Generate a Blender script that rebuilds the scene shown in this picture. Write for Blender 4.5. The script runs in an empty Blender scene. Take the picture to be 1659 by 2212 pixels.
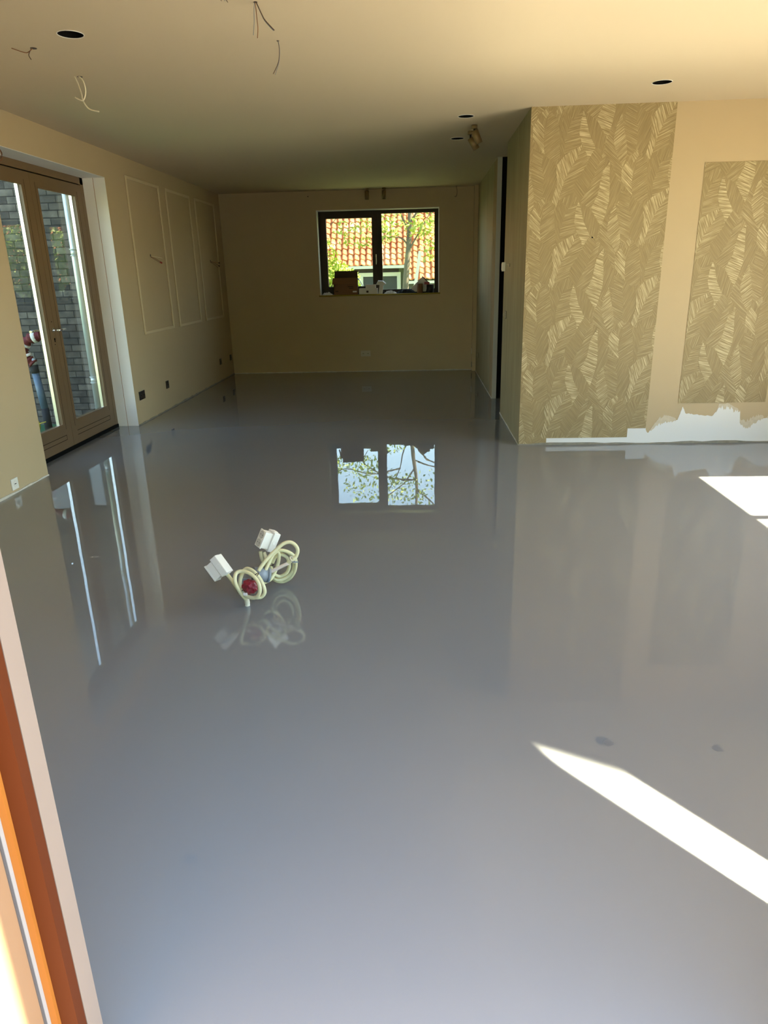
import bpy, bmesh, math, random
from mathutils import Vector, Matrix
random.seed(7)
C = bpy.context.scene.collection
S = bpy.context.scene
PI = math.pi

# ---------------------------------------------------------------- camera
def lin(c):
    return tuple((x/255/12.92 if x/255 <= .04045 else ((x/255+.055)/1.055)**2.4) for x in c)
cam_d = bpy.data.cameras.new('camera'); cam = bpy.data.objects.new('camera', cam_d); C.objects.link(cam)
r_ = Vector((0.99858721, 0.04756179, -0.02369518)); u_ = Vector((0.00704801, 0.32343047, 0.94622569)); w_ = Vector((-0.05266793, 0.94505587, -0.32263832))
M = Matrix((r_, u_, -w_)).transposed().to_4x4(); M.translation = Vector((0, 0, 1.4413)); cam.matrix_world = M
cam_d.sensor_fit = 'VERTICAL'; cam_d.sensor_height = 36; cam_d.lens = 1509.76*36/2212; cam_d.clip_start = .02
S.camera = cam

# ---------------------------------------------------------------- world, sun, exposure
W = bpy.data.worlds.new('world'); S.world = W; W.use_nodes = True
wn = W.node_tree.nodes; wl = W.node_tree.links
sky = wn.new('ShaderNodeTexSky'); sky.sky_type = 'NISHITA'; sky.sun_disc = False
sky.sun_elevation = math.radians(53); sky.sun_rotation = math.radians(90); sky.air_density = 1.3; sky.dust_density = .6
bg = wn['Background']; wl.new(sky.outputs[0], bg.inputs[0]); bg.inputs[1].default_value = .32
SUN = 18.5
sd = bpy.data.lights.new('sun', 'SUN'); sd.energy = SUN; sd.angle = math.radians(.53); sd.color = (1, .88, .68)
so = bpy.data.objects.new('sun', sd); C.objects.link(so)
so.rotation_euler = Vector((-1.96, 0, -2.6)).to_track_quat('-Z', 'Y').to_euler()
# the sun thrown back by the pane of the door that stands open outside: a collimated beam
ad = bpy.data.lights.new('sun_off_open_door_glass', 'AREA'); ad.shape = 'RECTANGLE'; ad.size = .8; ad.size_y = .36
ad.spread = math.radians(1.2); ad.energy = 12; ad.color = (1, .88, .66)
ao = bpy.data.objects.new('sun_off_open_door_glass', ad); C.objects.link(ao)
bd = Vector((-.3795, .4639, -.7994)).normalized()
f1 = Vector((.893, -.449, 0)); p1 = (f1 - bd*f1.dot(bd)).normalized()
p3 = bd.cross(p1).normalized()
if p3.dot(Vector((.63, -.77, 0))) < 0: p3 = -p3            # towards the near side of the floor band
tip = Vector((.368, 1.848, 0)) - bd*5.0
# the rectangle's edge runs through the band's top edge, the rest lies towards the near side
zc = -bd; xa = p1; ya = zc.cross(xa)
sgn = 1 if ya.dot(p3) > 0 else -1
Ma = Matrix((xa, ya, zc)).transposed().to_4x4(); Ma.translation = tip + p1*.38 + p3*.165
ao.matrix_world = Ma
S.view_settings.view_transform = 'Standard'; S.view_settings.look = 'None'; S.view_settings.gamma = 1; S.view_settings.use_curve_mapping = False
S.view_settings.exposure = 2.45
cy = S.cycles
cy.max_bounces = 14; cy.diffuse_bounces = 8; cy.glossy_bounces = 6; cy.transparent_max_bounces = 24; cy.transmission_bounces = 8
cy.caustics_reflective = True; cy.caustics_refractive = False; cy.blur_glossy = .268; cy.sample_clamp_indirect = 40; cy.sample_clamp_direct = 0
cy.use_denoising = True; cy.use_adaptive_sampling = False

# ---------------------------------------------------------------- materials
def mat(name, col, rough=.6, metal=0, spec=.5, noise=0, nscale=8, bump=0, bscale=40, coat=0):
    m = bpy.data.materials.new(name); m.use_nodes = True; n = m.node_tree.nodes; l = m.node_tree.links
    p = n['Principled BSDF']; p.inputs['Base Color'].default_value = (*col, 1)
    p.inputs['Roughness'].default_value = rough; p.inputs['Metallic'].default_value = metal
    p.inputs['Specular IOR Level'].default_value = spec; p.inputs['Coat Weight'].default_value = coat
    tc = n.new('ShaderNodeTexCoord')
    if noise:
        t = n.new('ShaderNodeTexNoise'); t.inputs['Scale'].default_value = nscale; t.inputs['Detail'].default_value = 5
        l.new(tc.outputs['Object'], t.inputs['Vector'])
        x = n.new('ShaderNodeMix'); x.data_type = 'RGBA'
        x.inputs['A'].default_value = (*[c*(1-noise) for c in col], 1); x.inputs['B'].default_value = (*[min(1, c*(1+noise)) for c in col], 1)
        l.new(t.outputs['Fac'], x.inputs['Factor']); l.new(x.outputs['Result'], p.inputs['Base Color'])
    if bump:
        t = n.new('ShaderNodeTexNoise'); t.inputs['Scale'].default_value = bscale; t.inputs['Detail'].default_value = 3
        l.new(tc.outputs['Object'], t.inputs['Vector'])
        b = n.new('ShaderNodeBump'); b.inputs['Strength'].default_value = bump; b.inputs['Distance'].default_value = .002
        l.new(t.outputs['Fac'], b.inputs['Height']); l.new(b.outputs['Normal'], p.inputs['Normal'])
    return m
PAINT = (.47, .368, .222)
m_wall = mat('beige_wall_paint', PAINT, .75, spec=.3, noise=.03, nscale=3, bump=.15, bscale=220)
m_ceil = mat('cream_ceiling_paint', (.55, .46, .32), .8, spec=.3, bump=.1, bscale=260)
m_white = mat('white_plaster', (.72, .71, .67), .7, noise=.04, nscale=6)
m_jamb = mat('greyish_pink_jamb_plaster', (.165, .125, .10), .7, noise=.04)
m_reveal = mat('pale_reveal_plaster', (.78, .76, .72), .7, noise=.03)
m_mould = mat('panel_moulding_paint', (.56, .46, .28), .55)
m_taupe = mat('taupe_joinery', (.15, .095, .045), .45, noise=.08, nscale=5)
m_dkframe = mat('dark_window_joinery', (.035, .022, .012), .5, spec=.25)
m_black = mat('black_gap', (.005, .005, .005), .9, spec=.1)
m_blackpl = mat('black_socket_plastic', (.018, .014, .011), .4)
m_whitepl = mat('white_plastic', (.78, .76, .68), .35)
m_chrome = mat('brushed_chrome', (.8, .8, .8), .18, metal=1)
m_alu = mat('bright_aluminium', (.92, .92, .9), .28, metal=1)
m_galv = mat('galvanised_steel', (.62, .68, .68), .42, metal=.55, noise=.15, nscale=12)
m_brass = mat('matt_brass', (.24, .165, .07), .45, metal=.35)
m_cable = mat('cream_yellow_cable', (.66, .62, .36), .38, noise=.08, nscale=30)
m_pipegrey = mat('grey_conduit_box', (.20, .225, .25), .4)
m_tape = mat('dark_red_tape', (.22, .012, .025), .3, noise=.5, nscale=45, bump=1, bscale=90)
m_pink = mat('pale_pink_conduit', (.66, .56, .47), .5)
m_tie = mat('dark_tie_wire', (.03, .015, .01), .5)
m_wire = mat('brown_grey_wire', (.09, .055, .04), .5)
m_wirer = mat('copper_brown_wire', (.22, .09, .03), .45)
m_wirew = mat('cream_installation_cable', (.72, .66, .50), .45)
m_red = mat('red_cap', (.25, .02, .015), .5)
m_orange = mat('varnished_orange_wood', (.25, .09, .014), .55, spec=.2, noise=.12, nscale=3)
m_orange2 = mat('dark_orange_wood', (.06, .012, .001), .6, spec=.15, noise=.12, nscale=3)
m_doorleaf = mat('pale_tan_door_leaf', (.20, .115, .06), .5, noise=.05)
m_rubber = mat('grey_rubber_seal', (.05, .05, .055), .6)
m_alug = mat('grey_aluminium_threshold', (.22, .22, .22), .5)
m_card = mat('brown_cardboard', (.21, .105, .045), .8, noise=.1, nscale=20)
m_cardd = mat('dark_cardboard_inside', (.07, .04, .025), .85)
m_paper = mat('white_paper', (.7, .68, .64), .7, noise=.06)
m_darkcl = mat('dark_cloth', (.02, .022, .025), .9, noise=.3)
m_yellow = mat('olive_yellow_tape', (.36, .28, .03), .5)
m_pale = mat('pale_green_paint', (.55, .58, .44), .6)
m_dkbrick = mat('dark_outbuilding_wall', (.06, .055, .05), .9, noise=.3)
m_leaf = mat('yellow_green_leaves', (.30, .40, .05), .6, noise=.5, nscale=3)
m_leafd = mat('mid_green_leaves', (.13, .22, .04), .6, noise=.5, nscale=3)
m_bark = mat('grey_brown_bark', (.13, .11, .08), .9, noise=.3, nscale=10)
m_ground = mat('garden_ground', (.10, .13, .05), .95, noise=.5, nscale=3)
m_pave = mat('brown_terrace_paving', (.24, .205, .16), .85, noise=.15, nscale=6)
m_grass = mat('green_mat', (.02, .10, .035), .9, noise=.4, nscale=20)
m_bluepipe = mat('blue_grey_pipe', (.10, .15, .21), .45)
m_maroon = mat('dark_maroon_cloth', (.13, .012, .015), .7)
m_yel = mat('yellow_plastic', (.55, .45, .05), .5)
m_ext = mat('outer_wall_brick', (.14, .115, .095), .9, noise=.3)
m_tan = mat('bare_plaster_strip', (.33, .24, .13), .8, noise=.12, nscale=12)

m_spot = mat('matt_resin_spot', (.155, .162, .17), .35)
# glass
def glass(name, tint=(.93, .95, .93)):
    m = bpy.data.materials.new(name); m.use_nodes = True; n = m.node_tree.nodes; l = m.node_tree.links
    n.remove(n['Principled BSDF']); o = n['Material Output']
    t = n.new('ShaderNodeBsdfTransparent'); t.inputs[0].default_value = (*tint, 1)
    g = n.new('ShaderNodeBsdfGlossy'); g.inputs['Roughness'].default_value = 0
    f = n.new('ShaderNodeFresnel'); ge = n.new('ShaderNodeNewGeometry')
    mr = n.new('ShaderNodeMapRange'); mr.inputs['To Min'].default_value = 1.5; mr.inputs['To Max'].default_value = 1/1.5   # same reflectance from both faces
    l.new(ge.outputs['Backfacing'], mr.inputs['Value']); l.new(mr.outputs[0], f.inputs[0])
    x = n.new('ShaderNodeMixShader'); l.new(f.outputs[0], x.inputs[0]); l.new(t.outputs[0], x.inputs[1]); l.new(g.outputs[0], x.inputs[2]); l.new(x.outputs[0], o.inputs[0])
    return m
m_glass = glass('clear_glass')
m_glass3 = glass('door_glass', (.82, .82, .78))
m_glass2 = glass('dimmed_window_glass', (.62, .62, .58))  # tint darkened to let less light into the back

# poured resin floor
m_floor = bpy.data.materials.new('poured_grey_resin'); m_floor.use_nodes = True
n = m_floor.node_tree.nodes; l = m_floor.node_tree.links; p = n['Principled BSDF']
p.inputs['Roughness'].default_value = 0.0; p.inputs['IOR'].default_value = 1.8
tc = n.new('ShaderNodeTexCoord')
t1 = n.new('ShaderNodeTexNoise'); t1.inputs['Scale'].default_value = 1.3; t1.inputs['Detail'].default_value = 2; l.new(tc.outputs['Object'], t1.inputs['Vector'])
t2 = n.new('ShaderNodeTexNoise'); t2.inputs['Scale'].default_value = 9; t2.inputs['Detail'].default_value = 2; l.new(tc.outputs['Object'], t2.inputs['Vector'])
b1 = n.new('ShaderNodeBump'); b1.inputs['Strength'].default_value = 1; b1.inputs['Distance'].default_value = .0010; l.new(t1.outputs['Fac'], b1.inputs['Height'])
b2 = n.new('ShaderNodeBump'); b2.inputs['Strength'].default_value = 1; b2.inputs['Distance'].default_value = .00005; l.new(t2.outputs['Fac'], b2.inputs['Height']); l.new(b1.outputs['Normal'], b2.inputs['Normal'])
l.new(b2.outputs['Normal'], p.inputs['Normal'])
x = n.new('ShaderNodeMix'); x.data_type = 'RGBA'; x.inputs['A'].default_value = (.19, .198, .20, 1); x.inputs['B'].default_value = (.208, .216, .218, 1)
t3 = n.new('ShaderNodeTexNoise'); t3.inputs['Scale'].default_value = 1.0; l.new(tc.outputs['Object'], t3.inputs['Vector'])
l.new(t3.outputs['Fac'], x.inputs['Factor']); l.new(x.outputs['Result'], p.inputs['Base Color'])

# brick wall (bricks and joints as a node pattern)
m_brick = bpy.data.materials.new('grey_brown_brick'); m_brick.use_nodes = True
n = m_brick.node_tree.nodes; l = m_brick.node_tree.links; p = n['Principled BSDF']; p.inputs['Roughness'].default_value = .9
tc = n.new('ShaderNodeTexCoord'); sx = n.new('ShaderNodeSeparateXYZ'); cx = n.new('ShaderNodeCombineXYZ')
l.new(tc.outputs['Object'], sx.inputs[0]); l.new(sx.outputs['X'], cx.inputs['X']); l.new(sx.outputs['Z'], cx.inputs['Y'])
bt = n.new('ShaderNodeTexBrick'); bt.inputs['Scale'].default_value = 1; bt.inputs['Brick Width'].default_value = .165; bt.inputs['Row Height'].default_value = .068
bt.inputs['Mortar Size'].default_value = .005; bt.inputs['Mortar Smooth'].default_value = .3
bt.inputs['Color1'].default_value = (.13, .12, .105, 1); bt.inputs['Color2'].default_value = (.045, .042, .04, 1); bt.inputs['Mortar'].default_value = (.018, .018, .018, 1)
l.new(cx.outputs[0], bt.inputs['Vector'])
tn = n.new('ShaderNodeTexNoise'); tn.inputs['Scale'].default_value = 14; tn.inputs['Detail'].default_value = 6; l.new(tc.outputs['Object'], tn.inputs['Vector'])
mx = n.new('ShaderNodeMix'); mx.data_type = 'RGBA'; mx.blend_type = 'MULTIPLY'; mx.inputs['Factor'].default_value = .8
cr = n.new('ShaderNodeValToRGB'); cr.color_ramp.elements[0].position = .3; cr.color_ramp.elements[0].color = (.4, .4, .4, 1); cr.color_ramp.elements[1].position = .7; cr.color_ramp.elements[1].color = (1.4, 1.35, 1.25, 1)
l.new(tn.outputs['Fac'], cr.inputs[0]); l.new(bt.outputs['Color'], mx.inputs['A']); l.new(cr.outputs[0], mx.inputs['B']); l.new(mx.outputs['Result'], p.inputs['Base Color'])
bb = n.new('ShaderNodeBump'); bb.inputs['Distance'].default_value = .01; bb.invert = True; l.new(bt.outputs['Fac'], bb.inputs['Height']); l.new(bb.outputs['Normal'], p.inputs['Normal'])

# wallpaper with hatched leaf facets: UV runs along and across the hatch, attribute "tone" is the facet's own shade
m_leafpaper = bpy.data.materials.new('leaf_hatch_wallpaper'); m_leafpaper.use_nodes = True
n = m_leafpaper.node_tree.nodes; l = m_leafpaper.node_tree.links; p = n['Principled BSDF']; p.inputs['Roughness'].default_value = .55; p.inputs['Specular IOR Level'].default_value = .35
uv = n.new('ShaderNodeUVMap'); uv.uv_map = 'hatch'
mp = n.new('ShaderNodeMapping'); mp.inputs['Scale'].default_value = (9, 260, 1); l.new(uv.outputs[0], mp.inputs['Vector'])
tn = n.new('ShaderNodeTexNoise'); tn.inputs['Scale'].default_value = 1; tn.inputs['Detail'].default_value = 2; tn.inputs['Roughness'].default_value = .6; l.new(mp.outputs[0], tn.inputs['Vector'])
mp2 = n.new('ShaderNodeMapping'); mp2.inputs['Scale'].default_value = (4, 115, 1); l.new(uv.outputs[0], mp2.inputs['Vector'])
tn2 = n.new('ShaderNodeTexNoise'); tn2.inputs['Scale'].default_value = 1; tn2.inputs['Detail'].default_value = 1; l.new(mp2.outputs[0], tn2.inputs['Vector'])
at = n.new('ShaderNodeAttribute'); at.attribute_name = 'tone'
def mth(op, a, b=None, c=None):
    q = n.new('ShaderNodeMath'); q.operation = op
    for i, v in enumerate((a, b, c)):
        if v is None: continue
        if isinstance(v, (int, float)): q.inputs[i].default_value = v
        else: l.new(v, q.inputs[i])
    return q.outputs[0]
fine = mth('SUBTRACT', tn.outputs['Fac'], .5); coarse = mth('SUBTRACT', tn2.outputs['Fac'], .5)
amp = mth('MULTIPLY_ADD', at.outputs['Fac'], .95, .28)
v1 = mth('MULTIPLY', mth('MULTIPLY_ADD', coarse, .7, fine), amp)
ad1 = mth('ADD', v1, mth('MULTIPLY_ADD', at.outputs['Fac'], .17, .47))
cr = n.new('ShaderNodeValToRGB'); e = cr.color_ramp.elements
e[0].position = .38; e[0].color = (.235, .175, .08, 1); e[1].position = .86; e[1].color = (.62, .53, .32, 1)
k = e.new(.56); k.color = (.31, .235, .115, 1)
l.new(ad1, cr.inputs[0]); l.new(cr.outputs[0], p.inputs['Base Color'])

# streaked wallpaper of the passage wall
m_streak = bpy.data.materials.new('vertical_streak_wallpaper'); m_streak.use_nodes = True
n = m_streak.node_tree.nodes; l = m_streak.node_tree.links; p = n['Principled BSDF']; p.inputs['Roughness'].default_value = .6
tc = n.new('ShaderNodeTexCoord'); mp = n.new('ShaderNodeMapping'); mp.inputs['Scale'].default_value = (1, 22, 1.1); l.new(tc.outputs['Object'], mp.inputs['Vector'])
tn = n.new('ShaderNodeTexNoise'); tn.inputs['Scale'].default_value = 1; tn.inputs['Detail'].default_value = 7; tn.inputs['Roughness'].default_value = .65; l.new(mp.outputs[0], tn.inputs['Vector'])
cr = n.new('ShaderNodeValToRGB'); e = cr.color_ramp.elements; e[0].position = .3; e[0].color = (.22, .18, .095, 1); e[1].position = .75; e[1].color = (.38, .33, .19, 1)
l.new(tn.outputs['Fac'], cr.inputs[0]); l.new(cr.outputs[0], p.inputs['Base Color'])

# white patch with smeared beige paint
m_patch = bpy.data.materials.new('white_filler_with_smeared_paint'); m_patch.use_nodes = True
n = m_patch.node_tree.nodes; l = m_patch.node_tree.links; p = n['Principled BSDF']; p.inputs['Roughness'].default_value = .7
p.inputs['Base Color'].default_value = (.70, .70, .67, 1)

# roof tiles
m_tile = bpy.data.materials.new('orange_clay_pantile'); m_tile.use_nodes = True
n = m_tile.node_tree.nodes; l = m_tile.node_tree.links; p = n['Principled BSDF']; p.inputs['Roughness'].default_value = .8
tc = n.new('ShaderNodeTexCoord'); tn = n.new('ShaderNodeTexNoise'); tn.inputs['Scale'].default_value = 2.2; tn.inputs['Detail'].default_value = 6; l.new(tc.outputs['Object'], tn.inputs['Vector'])
cr = n.new('ShaderNodeValToRGB'); e = cr.color_ramp.elements; e[0].position = .35; e[0].color = (.30, .08, .022, 1); e[1].position = .68; e[1].color = (.42, .22, .11, 1)
k = e.new(.52); k.color = (.37, .125, .04, 1)
l.new(tn.outputs['Fac'], cr.inputs[0]); l.new(cr.outputs[0], p.inputs['Base Color'])

# ---------------------------------------------------------------- helpers
class MB:
    def __init__(s): s.b = bmesh.new()
    def box(s, x0, x1, y0, y1, z0, z1, bev=0, M=None):
        b = s.b; vs = [b.verts.new((x, y, z)) for z in (z0, z1) for y in (y0, y1) for x in (x0, x1)]
        fs = [b.faces.new([vs[i] for i in q]) for q in ((0, 2, 3, 1), (4, 5, 7, 6), (0, 1, 5, 4), (2, 6, 7, 3), (0, 4, 6, 2), (1, 3, 7, 5))]
        if M is not None: bmesh.ops.transform(b, matrix=M, verts=vs)
        if bev:
            es = list({e for f in fs for e in f.edges}); bmesh.ops.bevel(b, geom=es, offset=bev, segments=2, affect='EDGES', profile=.5)
        return s
    def tube(s, pts, r, seg=8, closed=False):
        b = s.b; pts = [Vector(q) for q in pts]; N = len(pts)
        rs = r if isinstance(r, (list, tuple)) else [r]*N
        prev = None; rings = []
        for i, q in enumerate(pts):
            if closed: t = (pts[(i+1) % N]-pts[i-1])
            else: t = (pts[min(i+1, N-1)]-pts[max(i-1, 0)])
            t.normalize()
            if prev is None:
                a = Vector((0, 0, 1)) if abs(t.z) < .9 else Vector((1, 0, 0)); nrm = t.cross(a).normalized()
            else: nrm = (prev - t*prev.dot(t)).normalized()
            prev = nrm; bi = t.cross(nrm)
            rings.append([b.verts.new(q + (nrm*math.cos(2*PI*k/seg)+bi*math.sin(2*PI*k/seg))*rs[i]) for k in range(seg)])
        for i in range(N-1 if not closed else N):
            A, B = rings[i], rings[(i+1) % N]
            for k in range(seg):
                f = b.faces.new((A[k], A[(k+1) % seg], B[(k+1) % seg], B[k])); f.smooth = True
        if not closed:
            b.faces.new(rings[0][::-1]); b.faces.new(rings[-1])
        return s
    def cyl(s, p0, p1, r, seg=24, r2=None): return s.tube([p0, p1], [r, r if r2 is None else r2], seg)
    def poly(s, pts, flip=False):
        vs = [s.b.verts.new(q) for q in pts]; s.b.faces.new(vs[::-1] if flip else vs); return s
    def prism(s, pts, off):
        """extrude a planar polygon by vector off"""
        o = Vector(off); A = [s.b.verts.new(q) for q in pts]; B = [s.b.verts.new(Vector(q)+o) for q in pts]; N = len(pts)
        s.b.faces.new(A[::-1]); s.b.faces.new(B)
        for i in range(N): s.b.faces.new((A[i], A[(i+1) % N], B[(i+1) % N], B[i]))
        return s
    def xf(s, M): bmesh.ops.transform(s.b, matrix=M, verts=s.b.verts); return s
    def build(s, name, m, parent=None, kind=None, label=None, cat=None, group=None, recalc=True):
        if recalc: bmesh.ops.recalc_face_normals(s.b, faces=s.b.faces)
        me = bpy.data.meshes.new(name); s.b.to_mesh(me); s.b.free()
        for q in (m if isinstance(m, (list, tuple)) else [m]): me.materials.append(q)
        o = bpy.data.objects.new(name, me); C.objects.link(o)
        if parent is not None:
            o.parent = parent; o.matrix_parent_inverse = parent.matrix_world.inverted() if parent.type != 'EMPTY' else Matrix.Translation(-parent.location)
        tag(o, label, cat, group, kind); return o
def tag(o, label=None, cat=None, group=None, kind=None):
    if label: o['label'] = label
    if cat: o['category'] = cat
    if group: o['group'] = group
    if kind: o['kind'] = kind
    return o
def empty(name, loc, label=None, cat=None, group=None, kind=None):
    o = bpy.data.objects.new(name, None); C.objects.link(o); o.location = loc; o.empty_display_size = .1
    return tag(o, label, cat, group, kind)
def spline(pts, n=8, closed=False):
    P = [Vector(q) for q in pts]; N = len(P); out = []
    rng = range(N) if closed else range(N-1)
    for i in rng:
        g = (lambda k: P[k % N]) if closed else (lambda k: P[max(0, min(N-1, k))])
        a, b, c, d = g(i-1), g(i), g(i+1), g(i+2)
        for k in range(n):
            t = k/n; out.append(.5*((2*b)+(-a+c)*t+(2*a-5*b+4*c-d)*t*t+(-a+3*b-3*c+d)*t**3))
    if not closed: out.append(P[-1])
    return out
st = lambda b, name, m, **k: b.build(name, m, kind='structure', **k)

# ---------------------------------------------------------------- shell
H = 2.6; XL = -2.93; XO = -3.3; YB = 11.05; XC = .853; XR = 3.8
st(MB().box(XO, XR+.08, .82, 11.4, -.25, 0), 'floor', m_floor)
# ceiling with round cut-outs
HOLES = [(-1.716, 3.962, .061), (1.619, 5.393, .062), (.377, 6.243, .0605), (.359, 7.203, .060)]
bm = bmesh.new()
outer = [bm.verts.new(q) for q in ((XO, .82, H), (XR+.08, .82, H), (XR+.08, 11.4, H), (XO, 11.4, H))]
ed = [bm.edges.new((outer[i], outer[(i+1) % 4])) for i in range(4)]
for hx, hy, hr in HOLES:
    vs = [bm.verts.new((hx+hr*math.cos(2*PI*k/40), hy+hr*math.sin(2*PI*k/40), H)) for k in range(40)]
    ed += [bm.edges.new((vs[i], vs[(i+1) % 40])) for i in range(40)]
bmesh.ops.triangle_fill(bm, use_beauty=True, use_dissolve=False, edges=ed)
for f in bm.faces:
    if f.normal.z > 0: f.normal_flip()
top = bmesh.ops.create_cube(bm, size=1)['verts']
for v in top: v.co = Vector(((XO+XR+.08)/2 + v.co.x*(XR+.08-XO), 6.11 + v.co.y*10.58, H+.2 + v.co.z*.1))
me = bpy.data.meshes.new('ceiling'); bm.to_mesh(me); bm.free(); me.materials.append(m_ceil)
ceiling = bpy.data.objects.new('ceiling', me); C.objects.link(ceiling); ceiling['kind'] = 'structure'
# edges that close the gap between ceiling skin and roof slab
st(MB().box(XO-.05, XR+.13, .77, .82, H, H+.25).box(XO-.05, XR+.13, 11.4, 11.45, H, H+.25).box(XO-.05, XO, .82, 11.4, H, H+.25).box(XR+.08, XR+.13, .82, 11.4, H, H+.25), 'trim_1', m_ext)

# left wall with the French-door opening
DY0, DY1, DZ = 5.176, 7.06, 2.357
st(MB().box(XO, XL, .82, DY0, 0, H).box(XO, XL, DY1, 11.4, 0, H).box(XO, XL, DY0, DY1, DZ, H), 'wall_left', m_wall)
# pale reveal linings and the brown line between their two steps
st(MB().box(-3.15, -3.046, DY1-.006, DY1-.0005, 0.001, DZ).box(-3.042, -2.931, DY1-.003, DY1-.0005, .001, DZ)
   .box(-3.15, -2.931, DY0, DY1-.006, DZ-.004, DZ-.0005), 'trim_2', m_reveal)
st(MB().box(-3.046, -3.042, DY1-.005, DY1-.0005, .001, DZ), 'trim_3', mat('rust_brown_joint', (.30, .15, .07), .7))

# back wall with window opening
WX0, WX1, WZ0, WZ1 = -1.497, .293, 1.148, 2.335
st(MB().box(XL, WX0, YB, 11.4, 0, H).box(WX1, XR, YB, 11.4, 0, H).box(WX0, WX1, YB, 11.4, 0, WZ0).box(WX0, WX1, YB, 11.4, WZ1, H), 'wall_back', m_wall)
st(MB().box(.797, XC, 10.90, YB, 0, H), 'trim_4', m_wall)        # pipe casing in the far right corner
# white corner beads round the window opening
st(MB().box(WX0-.006, WX0+.004, YB-.004, 11.2, WZ0, WZ1+.006).box(WX1-.004, WX1+.006, YB-.004, 11.2, WZ0, WZ1+.006).box(WX0+.004, WX1-.004, YB-.004, 11.2, WZ1-.004, WZ1+.006), 'trim_5', m_white)
st(MB().box(WX0, WX1, YB-.006, 11.21, WZ0-.004, WZ0+.004), 'trim_6', m_white)   # window board
st(MB().tube([(WX0-.02, YB-.012, WZ0-.006), (WX1+.02, YB-.012, WZ0-.002)], .011, 8), 'trim_7', m_yellow)

# passage walls
E_ = (.861, 6.0)
st(MB().box(XC, .945, 6.0, 7.478, 0, H), 'wall_passage', m_wall)
far = st(MB().box(XC, .905, 8.40, YB, 0, H), 'wall_right', m_wall)
mid = st(MB().box(.945, XR, 6.0, 6.10, 0, H), 'wall_middle', m_wall)
st(MB().box(XR, XR+.08, .90, 1.3, 0, H).box(XR, XR+.08, 4.96, 11.4, 0, H).box(XR, XR+.08, 1.3, 4.96, 2.48, H), 'wall_east', m_wall)
st(MB().box(.905, 1.02, 8.40, 8.45, 0, H), 'hall_dark_panel', m_black)  # black panel put in for the darkness of the hall beyond
st(MB().box(XC+.001, .904, 8.390, 8.3995, 0, H-.001), 'trim_9', mat('grey_door_post', (.42, .42, .37), .6))

# front wall (where the photographer stands just outside)
st(MB().box(XO, -.60, .858, .90, 0, H).box(-.60, 3.88, .858, .90, 2.35, H).box(.72, 1.165, .858, .90, 0, 2.35).box(1.35, 3.88, .858, .90, 0, 2.35), 'wall_front', m_jamb)  # narrow slot right of the doorway is added to trim the streak's beam

# floor-edge strips: thin, irregular line of the isolating foam along the walls
def edge_strip(name, a, b, m, side, h=.010):
    a, b = Vector(a), Vector(b); d = (b-a); L = d.length; d.normalize(); nrm = Vector(side); N = max(4, int(L/.09)); bb = MB()
    top = [a + d*L*i/N + Vector((0, 0, h*(.45+random.random()*.9))) for i in range(N+1)]
    bb.prism([tuple(a)]+[tuple(q) for q in top]+[tuple(b)], nrm*.006); return st(bb, name, m)
m_foam = mat('grey_edge_foam', (.24, .22, .17), .9, noise=.4, nscale=20); m_foaml = mat('light_edge_foam', (.55, .52, .44), .9, noise=.3, nscale=20)
edge_strip('baseboard_left', (XL, 7.06, 0), (XL, YB, 0), m_foam, (1, 0, 0), .014)
edge_strip('baseboard_near', (XL, 2.0, 0), (XL, DY0, 0), m_foaml, (1, 0, 0), .014)
edge_strip('baseboard_back', (XL, YB-.001, 0), (.797, YB-.001, 0), m_foaml, (0, -1, 0), .012)
edge_strip('baseboard_right', (XC, 8.4, 0), (XC, 10.9, 0), m_foaml, (-1, 0, 0), .010)
edge_strip('baseboard_passage', (XC, 6.0, 0), (XC, 7.478, 0), m_foaml, (-1, 0, 0), .010)
edge_strip('baseboard_middle', (XC, 5.999, 0), (XR, 5.999, 0), m_foam, (0, -1, 0), .016)

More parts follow.
